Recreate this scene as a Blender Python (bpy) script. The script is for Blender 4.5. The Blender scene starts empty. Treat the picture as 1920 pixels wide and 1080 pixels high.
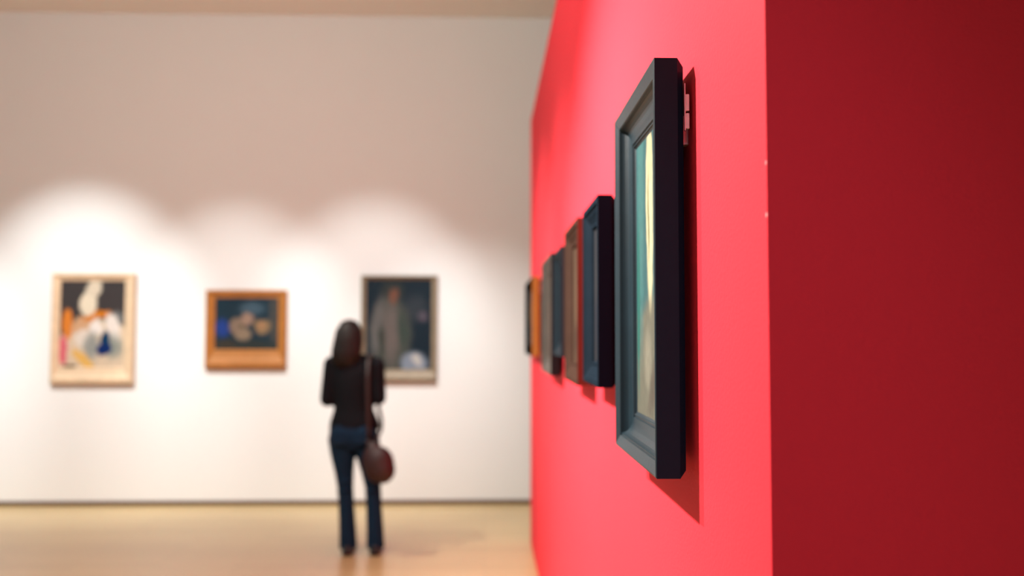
import bpy, bmesh, math, random
from mathutils import Vector, Matrix
random.seed(7)
S = bpy.context.scene
COL = S.collection
PI = math.pi

# ------------------------------------------------------------------ camera, world, lights, exposure
F, EYE = 1700.0, 1.55
yaw, pitch, roll = math.atan(50 / F), math.atan(87 / F), math.radians(0.1)
cd = bpy.data.cameras.new('camera'); cam = bpy.data.objects.new('camera', cd); COL.objects.link(cam)
fw = Vector((math.sin(yaw) * math.cos(pitch), math.cos(yaw) * math.cos(pitch), math.sin(pitch)))
rt = Vector((math.cos(yaw), -math.sin(yaw), 0)); up = rt.cross(fw)
rt2 = rt * math.cos(roll) + up * math.sin(roll); up2 = up * math.cos(roll) - rt * math.sin(roll)
m = Matrix((rt2, up2, -fw)).transposed().to_4x4(); m.translation = (0, 0, EYE)
cam.matrix_world = m
cd.sensor_width = 36.0; cd.lens = 36.0 * F / 1920.0
cd.clip_start = 0.05; cd.clip_end = 100
cd.dof.use_dof = True; cd.dof.focus_distance = 1.48; cd.dof.aperture_fstop = 2.0
S.camera = cam
YB = 8.376                                      # the white back wall
S.view_settings.view_transform = 'Standard'; S.view_settings.look = 'None'
S.view_settings.exposure = 0.0; S.view_settings.gamma = 1.0
S.view_settings.use_curve_mapping = False

w = bpy.data.worlds.new('world'); S.world = w; w.use_nodes = True
w.node_tree.nodes['Background'].inputs[0].default_value = (0.95, 0.92, 0.94, 1)
w.node_tree.nodes['Background'].inputs[1].default_value = 0.22

def spot(name, loc, aim, energy, angle, blend, size=0.04, col=(1, 0.93, 0.85)):
    l = bpy.data.lights.new(name, 'SPOT'); o = bpy.data.objects.new(name, l); COL.objects.link(o)
    o.location = loc; l.energy = energy; l.spot_size = math.radians(angle); l.spot_blend = blend
    l.shadow_soft_size = size; l.color = col
    o.rotation_euler = (Vector(aim) - Vector(loc)).to_track_quat('-Z', 'Y').to_euler()
    return o
# picture lights on the white wall
for x, ax, e, ang in ((-3.70, -3.66, 500, 47), (-2.28, -2.27, 270, 42), (-1.04, -1.02, 300, 44), (-5.30, -5.30, 320, 42)):
    spot('spotlight_wall', (x, 5.9, 4.3), (ax, YB, 4.3 - 2.476 * math.tan(math.radians(50.5))), e, ang, 0.8, col=(0.95, 1.0, 1.0))
for x, e in ((-5.4, 170), (-3.7, 170), (-2.0, 200), (-0.3, 420)):  # extra unseen fill spots, added to brighten the lower wall and floor
    spot('low_wall_fill', (x, 5.9, 4.3), (x + 0.2, YB, 0.2), e, 48, 1.0, col=(0.96, 1.0, 0.99))
# picture lights on the red wall
for x, y, z, e, aim, ang in ((-1.25, 2.0, 3.0, 500, 1.35, 108), (-1.6, 3.0, 3.3, 820, 0.55, 80), (-1.8, 4.4, 3.3, 430, 0.95, 68), (-1.8, 5.8, 3.3, 400, 1.10, 70)):
    spot('spotlight_red', (x, y, z), (0.345, y - 0.15, aim), e, ang, 0.9, 0.012)
# unseen area fill, added under the ceiling to wash the far half of the hall
def area(name, loc, aim, energy, sx, sy, col):
    l = bpy.data.lights.new(name, 'AREA'); o = bpy.data.objects.new(name, l); COL.objects.link(o)
    l.shape = 'RECTANGLE'; l.size = sx; l.size_y = sy; l.energy = energy; l.color = col; o.location = loc
    o.rotation_euler = (Vector(aim) - Vector(loc)).to_track_quat('-Z', 'Y').to_euler()
area('ceiling_wash_fill', (-1.9, 2.6, 4.35), (-1.2, 8.4, 2.2), 175, 3, 1.5, (0.97, 0.97, 0.89))
# fills added behind the viewer: soft area, spot fading across the red wall's end
area('hall_fill', (-3.0, -1.5, 4.0), (0.3, 1.3, 1.4), 5, 3, 2, (1, 0.9, 0.95))
spot('wall_end_fill', (0.0, -1.2, 3.3), (0.08, 1.1, 1.5), 72, 31, 1.0, 0.05, (0.95, 0.75, 1.0))

# ------------------------------------------------------------------ helpers
def srgb(r, g, b):
    f = lambda c: (c / 255 / 12.92) if c / 255 <= 0.04045 else ((c / 255 + 0.055) / 1.055) ** 2.4
    return (f(r), f(g), f(b), 1)

def new_mat(name, col, rough=0.6, metal=0.0, noise=0.0, nscale=20, bump=0.0, bscale=200, spec=0.5, stretch=None):
    mt = bpy.data.materials.new(name); mt.use_nodes = True
    nt = mt.node_tree; N = nt.nodes; L = nt.links; b = N['Principled BSDF']
    if len(col) == 3: col = (*col, 1)
    b.inputs['Base Color'].default_value = col; b.inputs['Roughness'].default_value = rough
    b.inputs['Metallic'].default_value = metal; b.inputs['Specular IOR Level'].default_value = spec
    tc = N.new('ShaderNodeTexCoord'); src = tc.outputs['Object']
    if stretch:
        mp = N.new('ShaderNodeMapping'); mp.inputs['Scale'].default_value = stretch
        L.new(src, mp.inputs[0]); src = mp.outputs[0]
    n = N.new('ShaderNodeTexNoise'); n.inputs['Scale'].default_value = nscale; n.inputs['Detail'].default_value = 5
    L.new(src, n.inputs['Vector'])
    mx = N.new('ShaderNodeMix'); mx.data_type = 'RGBA'
    mx.inputs['A'].default_value = tuple(c * (1 - noise) for c in col[:3]) + (1,)
    mx.inputs['B'].default_value = tuple(min(1, c * (1 + noise)) for c in col[:3]) + (1,)
    L.new(n.outputs['Fac'], mx.inputs['Factor']); L.new(mx.outputs['Result'], b.inputs['Base Color'])
    if bump:
        n2 = N.new('ShaderNodeTexNoise'); n2.inputs['Scale'].default_value = bscale; n2.inputs['Detail'].default_value = 3
        L.new(src, n2.inputs['Vector'])
        bp = N.new('ShaderNodeBump'); bp.inputs['Strength'].default_value = bump; bp.inputs['Distance'].default_value = 0.002
        L.new(n2.outputs['Fac'], bp.inputs['Height']); L.new(bp.outputs[0], b.inputs['Normal'])
    return mt

def obj(name, bm, mats, parent=None, smooth=False, loc=None):
    me = bpy.data.meshes.new(name)
    bmesh.ops.recalc_face_normals(bm, faces=bm.faces)
    bm.to_mesh(me); bm.free()
    for mt in (mats if isinstance(mats, (list, tuple)) else [mats]): me.materials.append(mt)
    if smooth:
        for p in me.polygons: p.use_smooth = True
    o = bpy.data.objects.new(name, me); COL.objects.link(o)
    if parent: o.parent = parent
    if loc: o.location = loc
    return o

def tag(o, label, cat, group=None, kind=None):
    if label: o['label'] = label
    if cat: o['category'] = cat
    if group: o['group'] = group
    if kind: o['kind'] = kind
    return o

def thing(name, loc, label, cat, group=None, rz=0):
    o = bpy.data.objects.new(name, None); COL.objects.link(o); o.empty_display_size = 0.1
    o.location = loc; o.rotation_euler = (0, 0, rz)
    return tag(o, label, cat, group)

def box(bm, a, b, bevel=0):
    vs = [bm.verts.new((x, y, z)) for x in (a[0], b[0]) for y in (a[1], b[1]) for z in (a[2], b[2])]
    fs = [bm.faces.new([vs[i] for i in f]) for f in ((0, 1, 3, 2), (4, 6, 7, 5), (0, 4, 5, 1), (2, 3, 7, 6), (0, 2, 6, 4), (1, 5, 7, 3))]
    if bevel:
        es = list({e for f in fs for e in f.edges})
        bmesh.ops.bevel(bm, geom=es, offset=bevel, segments=2, affect='EDGES', profile=0.5)
    return bm

# ------------------------------------------------------------------ materials of the room
def red_wall_mat():
    mt = new_mat('red_paint', (0.76, 0.0305, 0.050), 0.72, noise=0.03, nscale=3, bump=0.35, bscale=160, spec=0.12)
    nt = mt.node_tree; N = nt.nodes; L = nt.links; b = N['Principled BSDF']
    base = b.inputs['Base Color'].links[0].from_socket
    tc = N.new('ShaderNodeTexCoord')
    cur = base
    for z, r in ((1.762, 0.0022), (1.6975, 0.0025)):       # two little chips where the plaster shows at the corner
        d = N.new('ShaderNodeVectorMath'); d.operation = 'DISTANCE'; d.inputs[1].default_value = (0.345, 1.0985, z)
        L.new(tc.outputs['Object'], d.inputs[0])
        lt = N.new('ShaderNodeMapRange'); lt.inputs['From Min'].default_value = r * 1.6; lt.inputs['From Max'].default_value = r * 0.7
        L.new(d.outputs['Value'], lt.inputs['Value'])
        mx = N.new('ShaderNodeMix'); mx.data_type = 'RGBA'; mx.inputs['B'].default_value = (0.85, 0.30, 0.30, 1)
        L.new(lt.outputs[0], mx.inputs['Factor']); L.new(cur, mx.inputs['A']); cur = mx.outputs['Result']
    L.new(cur, b.inputs['Base Color'])
    return mt
RED = red_wall_mat()
WHITE = new_mat('white_plaster', (0.77, 0.79, 0.775), 0.85, noise=0.015, nscale=1.5, bump=0.08, bscale=90, spec=0.2)
CEIL = new_mat('ceiling_paint', (0.90, 0.90, 0.84), 0.9, noise=0.02, nscale=1.0, spec=0.2)
SKIRT = new_mat('dark_skirting', srgb(95, 72, 52), 0.5, noise=0.15, nscale=4)

def floor_mat():
    mt = bpy.data.materials.new('oak_floor'); mt.use_nodes = True
    nt = mt.node_tree; N = nt.nodes; L = nt.links; b = N['Principled BSDF']
    tc = N.new('ShaderNodeTexCoord')
    br = N.new('ShaderNodeTexBrick'); br.inputs['Scale'].default_value = 1.0
    br.inputs['Brick Width'].default_value = 1.1; br.inputs['Row Height'].default_value = 0.075
    br.inputs['Mortar Size'].default_value = 0.0012; br.inputs['Mortar Smooth'].default_value = 0.3
    br.inputs['Color1'].default_value = (0.60, 0.44, 0.22, 1); br.inputs['Color2'].default_value = (0.54, 0.39, 0.19, 1)
    br.inputs['Mortar'].default_value = (0.22, 0.13, 0.08, 1)
    L.new(tc.outputs['Object'], br.inputs['Vector'])
    mp = N.new('ShaderNodeMapping'); mp.inputs['Scale'].default_value = (3, 40, 1)
    L.new(tc.outputs['Object'], mp.inputs[0])
    n = N.new('ShaderNodeTexNoise'); n.inputs['Scale'].default_value = 1.5; n.inputs['Detail'].default_value = 6
    L.new(mp.outputs[0], n.inputs['Vector'])
    mr = N.new('ShaderNodeMapRange'); mr.inputs['To Min'].default_value = 0.85; mr.inputs['To Max'].default_value = 1.15
    L.new(n.outputs['Fac'], mr.inputs['Value'])
    vm = N.new('ShaderNodeVectorMath'); vm.operation = 'SCALE'
    L.new(br.outputs['Color'], vm.inputs[0]); L.new(mr.outputs[0], vm.inputs['Scale'])
    L.new(vm.outputs[0], b.inputs['Base Color'])
    b.inputs['Roughness'].default_value = 0.30; b.inputs['Specular IOR Level'].default_value = 0.5
    return mt
OAK = floor_mat()

# ------------------------------------------------------------------ the room
def struct(name, a, b, mt, bevel=0):
    o = obj(name, box(bmesh.new(), a, b, bevel), mt); o['kind'] = 'structure'; return o
struct('floor', (-9, -5, -0.1), (4.5, YB + 0.12, 0), OAK)
struct('wall_back', (-9, YB, 0.0), (4.5, YB + 0.12, 4.52), WHITE)
struct('ceiling', (-9, -5, 4.52), (4.5, YB + 0.12, 4.62), CEIL)
struct('baseboard_back', (-9, YB - 0.012, 0.0), (4.5, YB - 0.0005, 0.042), SKIRT, 0.002)
struct('wall_right', (0.345, 1.095, 0.0), (3.2, 6.88, 3.19), RED, 0.0012)

# ------------------------------------------------------------------ paint: flat colour fields on canvas
def canvas_mat(name, bg, blobs, wob=0.05, rough=0.45, k=1.0):
    mt = bpy.data.materials.new(name); mt.use_nodes = True
    nt = mt.node_tree; N = nt.nodes; L = nt.links; b = N['Principled BSDF']
    uv = N.new('ShaderNodeTexCoord')
    n = N.new('ShaderNodeTexNoise'); n.inputs['Scale'].default_value = 6; n.inputs['Detail'].default_value = 3
    L.new(uv.outputs['UV'], n.inputs['Vector'])
    sb = N.new('ShaderNodeVectorMath'); sb.operation = 'SUBTRACT'; sb.inputs[1].default_value = (0.5, 0.5, 0.5)
    L.new(n.outputs['Color'], sb.inputs[0])
    sc = N.new('ShaderNodeVectorMath'); sc.operation = 'SCALE'; sc.inputs['Scale'].default_value = wob * 2
    L.new(sb.outputs[0], sc.inputs[0])
    ad = N.new('ShaderNodeVectorMath'); ad.operation = 'ADD'
    L.new(uv.outputs['UV'], ad.inputs[0]); L.new(sc.outputs[0], ad.inputs[1])
    cur = None
    for i, (cx, cy, rx, ry, ang, col, soft) in enumerate(blobs):
        mp = N.new('ShaderNodeMapping'); mp.vector_type = 'TEXTURE'
        mp.inputs['Location'].default_value = (cx, cy, 0); mp.inputs['Rotation'].default_value = (0, 0, math.radians(ang))
        mp.inputs['Scale'].default_value = (rx, ry, 1e3)
        L.new(ad.outputs[0], mp.inputs[0])
        ln = N.new('ShaderNodeVectorMath'); ln.operation = 'LENGTH'; L.new(mp.outputs[0], ln.inputs[0])
        mr = N.new('ShaderNodeMapRange'); mr.interpolation_type = 'SMOOTHSTEP'
        mr.inputs['From Min'].default_value = 1 + soft; mr.inputs['From Max'].default_value = max(0, 1 - soft)
        L.new(ln.outputs['Value'], mr.inputs['Value'])
        mx = N.new('ShaderNodeMix'); mx.data_type = 'RGBA'
        if cur is None: mx.inputs['A'].default_value = srgb(*bg)
        else: L.new(cur, mx.inputs['A'])
        mx.inputs['B'].default_value = srgb(*col)
        L.new(mr.outputs[0], mx.inputs['Factor']); cur = mx.outputs['Result']
    # brush marks: small tonal variation and relief
    n2 = N.new('ShaderNodeTexNoise'); n2.inputs['Scale'].default_value = 28; n2.inputs['Detail'].default_value = 4
    L.new(uv.outputs['UV'], n2.inputs['Vector'])
    mr = N.new('ShaderNodeMapRange'); mr.inputs['To Min'].default_value = 0.7 * k; mr.inputs['To Max'].default_value = 1.3 * k
    L.new(n2.outputs['Fac'], mr.inputs['Value'])
    vm = N.new('ShaderNodeVectorMath'); vm.operation = 'SCALE'
    L.new(cur, vm.inputs[0]); L.new(mr.outputs[0], vm.inputs['Scale']); L.new(vm.outputs[0], b.inputs['Base Color'])
    bp = N.new('ShaderNodeBump'); bp.inputs['Strength'].default_value = 0.3; bp.inputs['Distance'].default_value = 0.001
    L.new(n2.outputs['Fac'], bp.inputs['Height']); L.new(bp.outputs[0], b.inputs['Normal'])
    b.inputs['Roughness'].default_value = rough; b.inputs['Specular IOR Level'].default_value = 0.12
    return mt

# ------------------------------------------------------------------ framed pictures
# local axes: x to the right of someone facing the picture, z up, front face at y = 0 (towards -y), back at y = T
PROFILE_COVE = [(0, 0.0022), (0.02, 0.0006), (0.06, 0), (0.30, 0.0075), (0.32, 0.011), (0.355, 0.011), (0.37, 0.0085),
                (0.39, 0.0140), (0.42, 0.0185), (0.47, 0.0225), (0.54, 0.0256), (0.64, 0.0280), (0.75, 0.0290), (0.84, 0.0292),
                (0.86, 0.0325), (0.89, 0.0325), (0.905, 0.0300), (0.935, 0.0302), (0.955, 0.0330), (1.0, 0.0355)]
PROFILE_STEP = [(0, 0.002), (0.05, 0), (0.28, 0.001), (0.33, 0.006), (0.45, 0.009), (0.62, 0.016), (0.80, 0.022), (0.86, 0.020), (0.93, 0.020), (1.0, 0.028)]
PROFILE_RIDGE = [(0, 0.020), (0.10, 0.006), (0.20, 0.001), (0.30, 0.0), (0.36, 0.004), (0.55, 0.014), (0.80, 0.026), (0.86, 0.024), (0.93, 0.025), (1.0, 0.034)]

def picture(label, loc, rz, W, H, T, widths, profile, mats, art, group, gap, chamfer=0.012, size=1.0, rail_labels=None):
    """loc = bottom centre of the frame's front plane"""
    root = thing('framed_painting', loc, label, 'painting', group, rz)
    wl, wr, wt, wb = widths
    def outline(wd, k):
        pts = [(s, v * size, 0) for s, v in profile]
        vd = pts[-1][1]
        cs = chamfer / wd
        loop = pts + [(1.0, vd + 0.006, 1), (0.80, vd + 0.006, 1), (0.80, T, 1), (cs, T, 1), (0.0, T - chamfer, 1)]
        return loop
    def P(side_s, v, corner):
        cx, cz = corner
        x = (-W / 2 + side_s * wl) if cx < 0 else (W / 2 - side_s * wr)
        z = (side_s * wb) if cz < 0 else (H - side_s * wt)
        return (x, v, z)
    rails = (('bottom_rail', (-1, -1), (1, -1)), ('top_rail', (-1, 1), (1, 1)), ('stile', (-1, -1), (-1, 1)), ('stile', (1, -1), (1, 1)))
    loop = outline(min(widths), 0)
    n = len(loop)
    for name, c0, c1 in rails:
        bm = bmesh.new()
        A = [bm.verts.new(P(s, v, c0)) for s, v, k in loop]
        B = [bm.verts.new(P(s, v, c1)) for s, v, k in loop]
        for i in range(n):
            j = (i + 1) % n
            f = bm.faces.new((A[i], A[j], B[j], B[i]))
            if loop[i][2] or (loop[j][2] and i >= len(profile) - 1): f.material_index = 1
        bm.faces.new(A); bm.faces.new(B[::-1])
        obj(name, bm, mats, root)
    vd = profile[-1][1] * size
    bm = bmesh.new()
    x0, x1, z0, z1 = -W / 2 + wl * 0.995, W / 2 - wr * 0.995, wb * 0.995, H - wt * 0.995
    box(bm, (x0, vd, z0), (x1, vd + 0.005, z1))
    uv = bm.loops.layers.uv.new()
    for f in bm.faces:
        for lp in f.loops:
            c = lp.vert.co; lp[uv].uv = ((c.x - x0) / (x1 - x0), (c.z - z0) / (z1 - z0))
    obj('canvas', bm, art, root)
    # two steel hangers that bridge the gap to the wall
    for sx in (-1, 1):
        hx = sx * (W / 2 - min(widths) * 0.55)
        bm = bmesh.new(); box(bm, (hx - 0.008, T, H * 0.80), (hx + 0.008, T + gap, H * 0.80 + 0.05), 0.0015)
        obj('hanger', bm, STEEL, root)
    return root

STEEL = new_mat('steel', (0.62, 0.60, 0.60), 0.35, metal=0.9, noise=0.1, nscale=60)
def paint_pair(name, front, side, rf=0.35, rs=0.5, sf=0.3, ss=0.15):
    return [new_mat(name + '_front', srgb(*front), rf, noise=0.25, nscale=14, stretch=(1, 1, 1), bump=0.1, bscale=80, spec=sf),
            new_mat(name + '_side', srgb(*side), rs, noise=0.12, nscale=30, bump=0.05, bscale=300, spec=ss)]

# --- paintings on the red wall (front planes face -x)
WX = 0.345
def on_red(label, y0, y1, z0, z1, xf, T, wd, profile, mats, art, size=1.0):
    wd = wd if isinstance(wd, tuple) else (wd,) * 4
    return picture(label, (xf, (y0 + y1) / 2, z0), -PI / 2, y1 - y0, z1 - z0, T, wd, profile, mats, art,
                   'framed paintings in a row on the red wall', WX - xf - T, size=size)

art1 = canvas_mat('art_teal_figure', (52, 100, 104), [
    (0.5, 0.05, 0.9, 0.36, 0, (112, 112, 98), 0.12), (0.15, 0.8, 0.12, 0.5, 0, (70, 122, 122), 0.5),
    (0.48, 0.72, 0.12, 0.33, 2, (222, 212, 172), 0.25), (0.50, 0.92, 0.08, 0.08, 0, (225, 205, 160), 0.3),
    (0.44, 0.70, 0.03, 0.16, 0, (140, 140, 100), 0.6), (0.4, 0.2, 0.12, 0.10, 0, (140, 138, 122), 0.6),
    (0.6, 0.12, 0.2, 0.06, 20, (96, 90, 80), 0.6), (0.06, 0.40, 0.05, 0.3, 0, (45, 112, 104), 0.5)], k=0.52)
p1 = on_red('largest and nearest painting on the red wall, deep black frame with teal and cream picture',
            1.485, 1.945, 1.315, 2.012, 0.2787, 0.0525, 0.0765, PROFILE_COVE,
            paint_pair('black_lacquer', (15, 33, 41), (7, 41, 54), 0.36, 0.5, 0.5, 0.12), art1)
# its visible security hanger near the upper corner
hb = bmesh.new()
box(hb, (0.2225, 0.0525, 0.575), (0.2285, 0.0545, 0.655), 0.0005)
o = obj('hanger_plate', hb, STEEL, p1)
for z0, z1 in ((0.608, 0.636), (0.578, 0.604)):
    kb = bmesh.new(); box(kb, (0.2235, 0.0545, z0), (0.2300, 0.0605, z1), 0.001)
    obj('hanger_clip', kb, new_mat('pale_steel', (0.80, 0.78, 0.78), 0.5, metal=0.1, noise=0.15, nscale=90), o)

art2 = canvas_mat('art_grey_study', (84, 84, 92), [(0.5, 0.5, 0.3, 0.4, 0, (120, 112, 112), 0.5), (0.3, 0.3, 0.2, 0.2, 0, (70, 74, 96), 0.5)], rough=0.8, k=0.16)
on_red('navy-black framed painting right behind the largest one, pale lower rail', 2.30, 2.645, 1.415, 1.908, 0.285, 0.050, 0.060, PROFILE_STEP,
       paint_pair('navy_lacquer', (22, 30, 38), (1, 11, 24), 0.6, 0.6, 0.0, 0.05), art2)
art3 = canvas_mat('art_brown_study', (120, 92, 70), [(0.5, 0.5, 0.3, 0.4, 0, (150, 120, 92), 0.5), (0.4, 0.2, 0.3, 0.15, 0, (90, 62, 50), 0.5)], rough=0.8, k=0.25)
on_red('painting in a reddish-brown wooden frame, third from the near corner', 2.815, 3.26, 1.391, 1.916, 0.285, 0.052, 0.065, PROFILE_STEP,
       paint_pair('brown_wood', (54, 39, 33), (80, 28, 20), 0.6, 0.6, 0.0), art3)
art4 = canvas_mat('art_slate_study', (58, 68, 78), [(0.5, 0.5, 0.3, 0.4, 0, (92, 98, 104), 0.5), (0.6, 0.3, 0.2, 0.2, 0, (46, 58, 84), 0.5)], rough=0.8, k=0.4)
on_red('smallest painting on the red wall, slate-blue frame with a bright lower edge', 3.42, 3.80, 1.465, 1.885, 0.285, 0.048, 0.055, PROFILE_STEP,
       paint_pair('slate_paint', (22, 30, 36), (24, 32, 38), 0.6, 0.6, 0.03), art4)
art5 = canvas_mat('art_taupe_study', (112, 96, 88), [(0.5, 0.5, 0.3, 0.4, 0, (130, 112, 100), 0.5), (0.5, 0.8, 0.3, 0.15, 0, (96, 102, 92), 0.5)], rough=0.8, k=0.4)
on_red('grey-fronted painting with black frame sides, fifth from the near corner', 3.965, 4.60, 1.368, 1.908, 0.285, 0.050, 0.070, PROFILE_STEP,
       paint_pair('grey_silver', (72, 66, 62), (10, 11, 15), 0.6, 0.6, 0.08), art5)
art6 = canvas_mat('art_dark_study', (30, 38, 40), [(0.5, 0.5, 0.3, 0.3, 0, (60, 70, 66), 0.5), (0.3, 0.6, 0.1, 0.2, 0, (110, 84, 50), 0.5)])
on_red('farthest painting on the red wall, black front and orange wooden sides', 5.55, 6.46, 1.416, 1.905, 0.284, 0.052, 0.060, PROFILE_STEP,
       paint_pair('ebony', (3, 13, 14), (158, 124, 60), 0.85, 0.6, 0.0), art6)

# --- paintings on the white wall (front planes face -y)
def on_white(label, x0, x1, z0, z1, T, wd, profile, mats, art, size=1.0):
    return picture(label, ((x0 + x1) / 2, YB - T - 0.008, z0), 0, x1 - x0, z1 - z0, T, wd, profile, mats, art,
                   'framed paintings on the white wall', 0.008, size=size)
artA = canvas_mat('art_still_life', (66, 62, 62), [
    (0.60, 0.05, 0.75, 0.50, 0, (226, 206, 178), 0.06),
    (0.85, 0.56, 0.16, 0.07, 0, (120, 122, 120), 0.4),
    (0.12, 0.50, 0.085, 0.17, 3, (226, 134, 52), 0.2),
    (0.44, 0.74, 0.14, 0.15, 0, (238, 226, 200), 0.15), (0.52, 0.92, 0.12, 0.10, 12, (226, 214, 190), 0.25),
    (0.35, 0.50, 0.18, 0.10, 20, (214, 170, 130), 0.3), (0.56, 0.60, 0.23, 0.045, 8, (214, 126, 28), 0.2),
    (0.55, 0.46, 0.10, 0.10, 0, (246, 240, 232), 0.3), (0.82, 0.45, 0.09, 0.19, 28, (240, 232, 222), 0.2),
    (0.36, 0.34, 0.14, 0.10, -10, (234, 224, 210), 0.3), (0.82, 0.24, 0.16, 0.14, 0, (150, 156, 146), 0.5),
    (0.50, 0.24, 0.12, 0.15, 0, (156, 160, 154), 0.5), (0.70, 0.31, 0.07, 0.13, 0, (12, 60, 96), 0.2), (0.69, 0.21, 0.11, 0.08, 20, (14, 44, 104), 0.2),
    (0.05, 0.20, 0.07, 0.17, 0, (226, 112, 124), 0.25), (0.36, 0.10, 0.19, 0.065, -28, (238, 190, 104), 0.2),
    (0.16, 0.01, 0.12, 0.03, 0, (90, 66, 34), 0.3)], wob=0.06, k=0.72)
on_white('cream-framed still life with white, orange and blue patches, leftmost on the white wall', -3.932, -3.184, 1.092, 2.100, 0.050,
         (0.075, 0.095, 0.070, 0.150), PROFILE_RIDGE, paint_pair('cream_gilt', (212, 188, 156), (160, 130, 98), 0.5, 0.6), artA)
artB = canvas_mat('art_blue_still_life', (36, 60, 74), [
    (0.95, 0.6, 0.10, 0.5, 0, (78, 80, 78), 0.3), (0.5, 0.02, 0.6, 0.16, 0, (56, 64, 62), 0.5),
    (0.58, 0.80, 0.17, 0.12, 0, (78, 104, 120), 0.6), (0.12, 0.42, 0.11, 0.16, 0, (44, 74, 156), 0.4),
    (0.18, 0.08, 0.16, 0.10, 0, (70, 66, 58), 0.5),
    (0.37, 0.46, 0.13, 0.17, 0, (150, 130, 112), 0.25), (0.50, 0.60, 0.12, 0.12, -20, (172, 144, 126), 0.3),
    (0.46, 0.28, 0.12, 0.11, 10, (156, 138, 116), 0.25), (0.74, 0.45, 0.13, 0.13, 0, (158, 132, 98), 0.3), (0.74, 0.47, 0.05, 0.05, 0, (190, 140, 104), 0.5),
    (0.42, 0.45, 0.035, 0.04, 0, (98, 92, 66), 0.4)], wob=0.07, k=0.62)
on_white('landscape still life in an orange-brown wooden frame, middle of the white wall', -2.548, -1.812, 1.232, 1.952, 0.050,
         (0.085, 0.080, 0.075, 0.175), PROFILE_RIDGE, paint_pair('orange_wood', (168, 110, 52), (140, 88, 48), 0.4, 0.5), artB)
artC = canvas_mat('art_grey_portrait', (24, 42, 54), [
    (0.40, 0.85, 0.16, 0.14, 0, (52, 60, 58), 0.5), (0.75, 0.68, 0.16, 0.14, 0, (52, 62, 70), 0.6),
    (0.38, 0.38, 0.30, 0.42, 0, (78, 84, 78), 0.25), (0.18, 0.48, 0.10, 0.30, -8, (104, 104, 102), 0.4), (0.38, 0.42, 0.12, 0.34, 0, (108, 102, 98), 0.5),
    (0.24, 0.32, 0.05, 0.18, 0, (58, 66, 60), 0.5), (0.56, 0.44, 0.07, 0.20, 10, (62, 76, 70), 0.5),
    (0.42, 0.82, 0.065, 0.08, 0, (124, 84, 68), 0.5), (0.86, 0.58, 0.06, 0.05, 0, (90, 84, 96), 0.6),
    (0.74, 0.06, 0.20, 0.13, 0, (136, 150, 166), 0.25), (0.78, 0.10, 0.08, 0.06, -30, (196, 196, 192), 0.4)], wob=0.05, k=0.7)
on_white('dark painting of a grey standing figure, thin frame, partly behind the standing woman', -1.138, -0.438, 1.118, 2.090, 0.048,
         (0.045, 0.055, 0.038, 0.110), PROFILE_RIDGE, paint_pair('dull_gilt', (140, 126, 104), (104, 96, 80), 0.5, 0.6), artC)

# ------------------------------------------------------------------ organic shapes
def ring_loft(bm, rings, n=20):
    """rings: (x, y, z, rx, ry) horizontal ellipses, joined bottom to top and capped"""
    prev = None; first = None
    for x, y, z, rx, ry in rings:
        vs = [bm.verts.new((x + rx * math.cos(2 * PI * i / n), y + ry * math.sin(2 * PI * i / n), z)) for i in range(n)]
        if prev:
            for i in range(n): bm.faces.new((prev[i], prev[(i + 1) % n], vs[(i + 1) % n], vs[i]))
        else: first = vs
        prev = vs
    bm.faces.new(first[::-1]); bm.faces.new(prev)

def tube(bm, pts, radii, n=12, flat=1.0, caps=True):
    pts = [Vector(p) for p in pts]
    if not isinstance(radii, (list, tuple)): radii = [radii] * len(pts)
    prev = None; first = None; side = None
    for i, p in enumerate(pts):
        d = (pts[min(i + 1, len(pts) - 1)] - pts[max(i - 1, 0)]).normalized()
        ref = side if side else (Vector((1, 0, 0)) if abs(d.x) < 0.9 else Vector((0, 1, 0)))
        s = (ref - d * ref.dot(d)).normalized(); t = d.cross(s); side = s
        vs = [bm.verts.new(p + (s * math.cos(2 * PI * k / n) + t * flat * math.sin(2 * PI * k / n)) * radii[i]) for k in range(n)]
        if prev:
            for k in range(n): bm.faces.new((prev[k], prev[(k + 1) % n], vs[(k + 1) % n], vs[k]))
        else: first = vs
        prev = vs
    bm.faces.new(first[::-1]); bm.faces.new(prev)
    if caps:
        for p, r in ((pts[0], radii[0]), (pts[-1], radii[-1])): ball(bm, p, (r * 0.98,) * 3)

def ball(bm, c, r, rot=None, u=16, v=10):
    mtx = Matrix.Translation(Vector(c)) @ (rot.to_4x4() if rot else Matrix.Identity(4)) @ Matrix.Diagonal((r[0], r[1], r[2], 1))
    bmesh.ops.create_uvsphere(bm, u_segments=u, v_segments=v, radius=1, matrix=mtx)

def fuse(o, voxel, smooth_iter=4, disp=None):
    """fuse overlapping closed shapes into one continuous skin"""
    md = o.modifiers.new('fuse', 'REMESH'); md.mode = 'VOXEL'; md.voxel_size = voxel; md.use_smooth_shade = True
    sm = o.modifiers.new('soft', 'SMOOTH'); sm.factor = 0.5; sm.iterations = smooth_iter
    dg = bpy.context.evaluated_depsgraph_get()
    me = bpy.data.meshes.new_from_object(o.evaluated_get(dg))
    o.modifiers.clear()
    old = o.data; o.data = me; me.name = o.name
    if not me.materials:
        for mt in old.materials: me.materials.append(mt)
    return o

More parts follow.
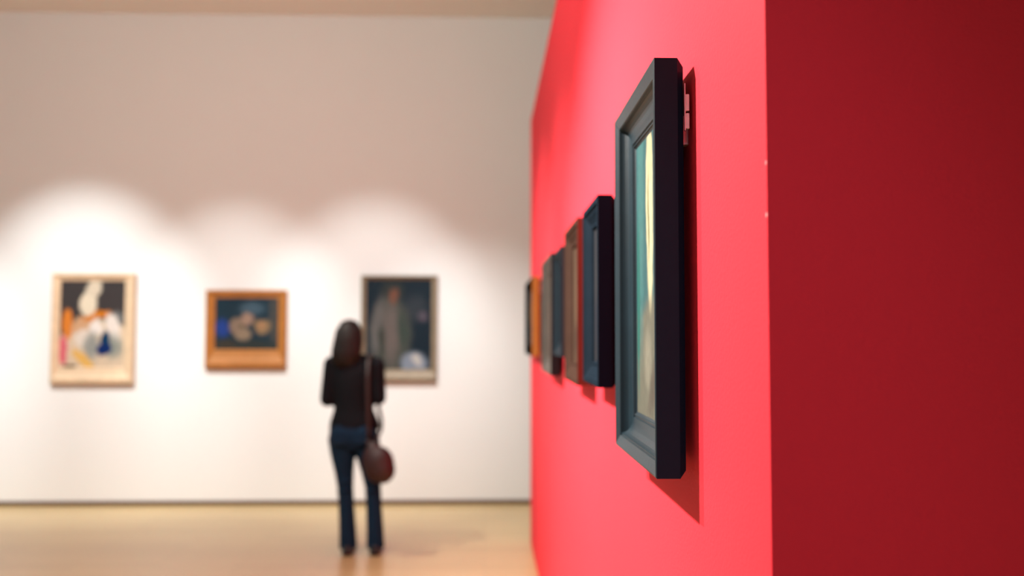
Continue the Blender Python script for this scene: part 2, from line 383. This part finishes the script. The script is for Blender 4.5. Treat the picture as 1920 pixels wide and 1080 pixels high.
# ------------------------------------------------------------------ the woman, seen from behind (local +y is the way she faces)
SKIN = new_mat('skin', srgb(196, 150, 124), 0.5, noise=0.06, nscale=30)
TOP = new_mat('black_jersey', srgb(11, 16, 23), 0.85, noise=0.2, nscale=50, bump=0.3, bscale=90, spec=0.2)
JEANS = new_mat('blue_denim', srgb(10, 40, 64), 0.85, noise=0.3, nscale=25, bump=0.4, bscale=300, spec=0.2)
HAIR = new_mat('brown_hair', srgb(25, 22, 21), 0.5, noise=0.35, nscale=30, stretch=(8, 8, 0.6), bump=0.3, bscale=60, spec=0.3)
SHOE = new_mat('black_leather', srgb(22, 20, 22), 0.4, noise=0.2, nscale=40)
BAG = new_mat('maroon_leather', srgb(44, 22, 24), 0.5, noise=0.3, nscale=16, bump=0.4, bscale=50)
STRAP = new_mat('brown_strap', srgb(36, 22, 21), 0.5, noise=0.2, nscale=40)

PX, PY = -0.862, 6.53
person = thing('person', (PX, PY, 0), 'woman seen from behind in black top and blue jeans, arms folded, long brown hair', 'person')
cx = -0.072                                    # middle of the trunk
def hand(bm, wrist, direction, palm_n, side):
    d = Vector(direction).normalized(); nrm = Vector(palm_n).normalized(); s = d.cross(nrm) * side
    wv = Vector(wrist)
    tube(bm, [wv, wv + d * 0.03, wv + d * 0.075], [0.023, 0.030, 0.033], 12, 0.5)
    for i, (off, ln) in enumerate(((-0.028, 0.058), (-0.010, 0.070), (0.009, 0.074), (0.027, 0.066))):
        base = wv + d * 0.078 + s * off
        tube(bm, [base - d * 0.02, base, base + d * ln * 0.4 + nrm * 0.004, base + d * ln * 0.75 + nrm * 0.014, base + d * ln * 0.95 + nrm * 0.028],
             [0.009, 0.0088, 0.0082, 0.0075, 0.0066], 8)
    tb = wv + d * 0.022 + s * 0.026
    tube(bm, [tb - d * 0.012 - s * 0.01, tb + d * 0.018 + s * 0.012, tb + d * 0.042 + s * 0.018 + nrm * 0.012, tb + d * 0.062 + s * 0.014 + nrm * 0.022], [0.012, 0.011, 0.0095, 0.008], 8)

SHL, SHR = Vector((cx - 0.158, -0.005, 1.335)), Vector((cx + 0.158, -0.005, 1.33))
EL, ER = Vector((cx - 0.188, -0.01, 1.085)), Vector((cx + 0.178, -0.01, 1.095))
WL, WR = Vector((cx + 0.04, 0.195, 1.115)), Vector((cx - 0.085, 0.205, 1.16))
HL = (0.9, -0.35, 0.08); HR = (-0.95, -0.42, -0.10)
LEGS = {  # hip, knee, ankle
    -1: (Vector((cx - 0.085, 0, 0.84)), Vector((-0.128, 0.012, 0.46)), Vector((-0.100, -0.01, 0.085))),
    1: (Vector((cx + 0.085, 0, 0.84)), Vector((0.068, 0.012, 0.46)), Vector((0.092, -0.01, 0.085)))}
# --- body: one continuous skin
bm = bmesh.new()
ring_loft(bm, [(cx, 0, 0.80, 0.12, 0.085), (cx, 0, 0.86, 0.155, 0.105), (cx, 0, 0.93, 0.150, 0.10), (cx, 0, 1.02, 0.118, 0.085), (cx, 0, 1.10, 0.120, 0.088),
               (cx, 0.005, 1.20, 0.138, 0.100), (cx, 0, 1.29, 0.150, 0.095), (cx, -0.005, 1.35, 0.140, 0.075), (cx, -0.005, 1.385, 0.085, 0.055), (cx, 0, 1.40, 0.055, 0.05)])
tube(bm, [(cx, 0, 1.36), (cx - 0.004, 0.005, 1.42), (cx - 0.03, 0.015, 1.47)], [0.052, 0.048, 0.048])
hx = cx - 0.036
ball(bm, (hx, 0.005, 1.555), (0.073, 0.090, 0.088)); ball(bm, (hx, 0.040, 1.505), (0.052, 0.058, 0.068)); ball(bm, (hx, 0.062, 1.462), (0.026, 0.026, 0.022))
tube(bm, [(hx, 0.090, 1.552), (hx, 0.112, 1.515)], [0.007, 0.012], 8)                                     # nose
ball(bm, (hx, 0.093, 1.487), (0.022, 0.009, 0.006)); ball(bm, (hx, 0.091, 1.478), (0.018, 0.009, 0.006))  # lips
for s in (-1, 1):
    ball(bm, (hx + s * 0.030, 0.080, 1.545), (0.013, 0.011, 0.009))                                       # closed-in eye balls
    ball(bm, (hx + s * 0.075, 0.005, 1.53), (0.008, 0.018, 0.030))                                        # ears
    ball(bm, (hx + s * 0.036, 0.066, 1.512), (0.022, 0.022, 0.022))
for a, b, c, hd, nn, sd in ((SHL, EL, WL, HL, (0, -0.5, -0.8), 1), (SHR, ER, WR, HR, (0.1, -1, 0.1), -1)):
    ball(bm, a, (0.052, 0.052, 0.052))
    tube(bm, [a, a.lerp(b, 0.5), b], [0.047, 0.042, 0.036]); tube(bm, [b, b.lerp(c, 0.35), c], [0.036, 0.036, 0.024])
    hand(bm, c, hd, nn, sd)
for s, (h, k, an) in LEGS.items():
    tube(bm, [h, h.lerp(k, 0.4), k], [0.088, 0.075, 0.052]); tube(bm, [k, k.lerp(an, 0.35), an], [0.052, 0.052, 0.034])
    tube(bm, [an + Vector((0, -0.02, -0.035)), an + Vector((0, 0.07, -0.045)), an + Vector((0, 0.15, -0.055))], [0.032, 0.034, 0.024], 12, 1.0)
body = fuse(obj('body', bm, SKIN, person, True), 0.0045, 3)
# eyes and brows
for s in (-1, 1):
    e = bmesh.new(); ball(e, (hx + s * 0.030, 0.0855, 1.545), (0.010, 0.009, 0.0065), u=12, v=8)
    obj('eye', e, new_mat('eye', (0.75, 0.72, 0.68), 0.2, noise=0.05), body, True)

# --- black top
bm = bmesh.new()
ring_loft(bm, [(cx + 0.006, 0, 0.872, 0.180, 0.120), (cx + 0.006, 0, 0.93, 0.174, 0.116), (cx, 0, 1.01, 0.142, 0.102), (cx, 0, 1.08, 0.140, 0.104), (cx, 0.006, 1.19, 0.152, 0.118),
               (cx, 0, 1.28, 0.164, 0.112), (cx, -0.004, 1.345, 0.158, 0.092), (cx, -0.004, 1.385, 0.112, 0.070), (cx, -0.002, 1.41, 0.065, 0.060)], 28)
for a, b, c in ((SHL, EL, WL), (SHR, ER, WR)):
    ball(bm, a + Vector((0, 0, -0.005)), (0.062, 0.062, 0.060))
    tube(bm, [a, a.lerp(b, 0.5), b], [0.060, 0.056, 0.052], 16)
    tube(bm, [b, b.lerp(c, 0.4), b.lerp(c, 0.93)], [0.052, 0.048, 0.036], 16)
fuse(obj('jumper', bm, TOP, person, True), 0.007, 4)

# --- flared jeans
bm = bmesh.new()
ring_loft(bm, [(cx, 0, 0.74, 0.150, 0.100), (cx, -0.002, 0.80, 0.176, 0.126), (cx, -0.004, 0.86, 0.172, 0.126), (cx, 0, 0.92, 0.150, 0.108), (cx, 0, 0.955, 0.142, 0.10)], 28)
for s, (h, k, an) in LEGS.items():
    tube(bm, [h + Vector((s * -0.004, 0, -0.02)), h.lerp(k, 0.35), h.lerp(k, 0.7), k, k.lerp(an, 0.35), k.lerp(an, 0.75), an + Vector((0, 0, -0.045))],
         [0.102, 0.090, 0.068, 0.056, 0.056, 0.060, 0.064], 20, 1.0, False)
    ball(bm, (cx + s * 0.078, -0.055, 0.835), (0.085, 0.085, 0.09))
    for z in (0.44, 0.50):
        tube(bm, [(k.x - 0.045, -0.045, z), (k.x, -0.055, z + 0.008), (k.x + 0.04, -0.042, z + 0.02)], 0.010, 8)
jeans = fuse(obj('jeans', bm, JEANS, person, True), 0.006, 3)
for s in (-1, 1):                                # back pockets
    pb = bmesh.new(); px = cx + s * 0.075
    box(pb, (px - 0.042, -0.1425, 0.785), (px + 0.042, -0.1370, 0.865), 0.002)
    obj('pocket', pb, JEANS, jeans)

# --- shoes
for s, (h, k, an) in LEGS.items():
    bm = bmesh.new()
    tube(bm, [an + Vector((0, -0.045, -0.050)), an + Vector((0, 0.0, -0.040)), an + Vector((0.004 * s, 0.08, -0.052)), an + Vector((0.006 * s, 0.165, -0.062))], [0.036, 0.043, 0.040, 0.024], 14)
    box(bm, (an.x - 0.036, an.y - 0.080, 0.0), (an.x + 0.036, an.y - 0.015, 0.030), 0.004)
    box(bm, (an.x - 0.040, an.y - 0.02, 0.0), (an.x + 0.040, an.y + 0.180, 0.016), 0.006)
    so = fuse(obj('shoe', bm, SHOE, person, True), 0.005, 3)
    zmin = min(v.co.z for v in so.data.vertices)
    for v in so.data.vertices: v.co.z = max(v.co.z - zmin, 0.0)

# --- long hair: a cap that falls over the back, tilted slightly to the left, with strands on it
bm = bmesh.new()
ball(bm, (hx, -0.012, 1.562), (0.088, 0.100, 0.094), u=24, v=16)
ring_loft(bm, [(hx - 0.022, -0.082, 1.315, 0.055, 0.018), (hx - 0.020, -0.090, 1.35, 0.082, 0.034), (hx - 0.014, -0.082, 1.40, 0.094, 0.046), (hx - 0.006, -0.060, 1.46, 0.096, 0.060),
               (hx - 0.004, -0.035, 1.52, 0.092, 0.075), (hx, -0.02, 1.575, 0.086, 0.085), (hx, -0.015, 1.62, 0.062, 0.066)], 28)
for i in range(46):
    a = PI + PI * (i + 0.5) / 46 + random.uniform(-.04, .04)
    ca, sa = math.cos(a), math.sin(a)
    zb = 1.315 + random.uniform(-0.02, 0.05) + 0.05 * abs(ca)
    tube(bm, [(hx + 0.05 * ca, -0.01 + 0.055 * sa, 1.640), (hx + 0.087 * ca, -0.018 + 0.094 * sa, 1.575), (hx - 0.003 + 0.096 * ca, -0.040 + 0.076 * sa, 1.50),
              (hx - 0.010 + 0.098 * ca, -0.070 + 0.052 * sa, 1.43), (hx - 0.018 + 0.088 * ca, -0.086 + 0.038 * sa, 1.365), (hx - 0.022 + 0.070 * ca, -0.088 + 0.024 * sa, zb)],
         [0.005, 0.008, 0.009, 0.009, 0.008, 0.004], 6, 1.0, False)
obj('hair', bm, HAIR, person, True)

# ------------------------------------------------------------------ shoulder bag
bag = thing('shoulder_bag', (PX, PY, 0.50), "dark maroon slouchy shoulder bag hanging at the woman's right hip", 'bag')
zb = -0.50
bm = bmesh.new()
ball(bm, (0.128, -0.155, 0.645 + zb), (0.108, 0.060, 0.130)); ball(bm, (0.150, -0.155, 0.61 + zb), (0.092, 0.064, 0.098)); ball(bm, (0.075, -0.150, 0.70 + zb), (0.062, 0.045, 0.105), Matrix.Rotation(0.3, 3, 'Y'))
tube(bm, [(0.045, -0.150, 0.80 + zb), (0.10, -0.155, 0.775 + zb), (0.165, -0.155, 0.71 + zb), (0.215, -0.155, 0.63 + zb)], 0.016, 10)
bb = fuse(obj('bag_body', bm, BAG, bag, True), 0.006, 3)
bm = bmesh.new()
tube(bm, [(0.04, -0.157, 0.815 + zb), (0.10, -0.162, 0.792 + zb), (0.165, -0.162, 0.727 + zb), (0.215, -0.160, 0.655 + zb)], 0.004, 8)
obj('zip', bm, STRAP, bb, True)
bm = bmesh.new()
tube(bm, [(0.055, -0.150, 0.80 + zb), (0.050, -0.155, 0.95 + zb), (0.044, -0.140, 1.10 + zb), (0.040, -0.138, 1.24 + zb), (0.040, -0.118, 1.33 + zb), (0.042, -0.065, 1.395 + zb), (0.045, -0.005, 1.412 + zb),
          (0.048, 0.05, 1.388 + zb), (0.052, 0.115, 1.30 + zb), (0.066, 0.150, 1.22 + zb), (0.082, 0.125, 1.05 + zb), (0.118, 0.06, 0.93 + zb), (0.130, -0.07, 0.87 + zb), (0.085, -0.155, 0.78 + zb)], 0.013, 10, 0.35, False)
obj('strap', bm, STRAP, bag, True)
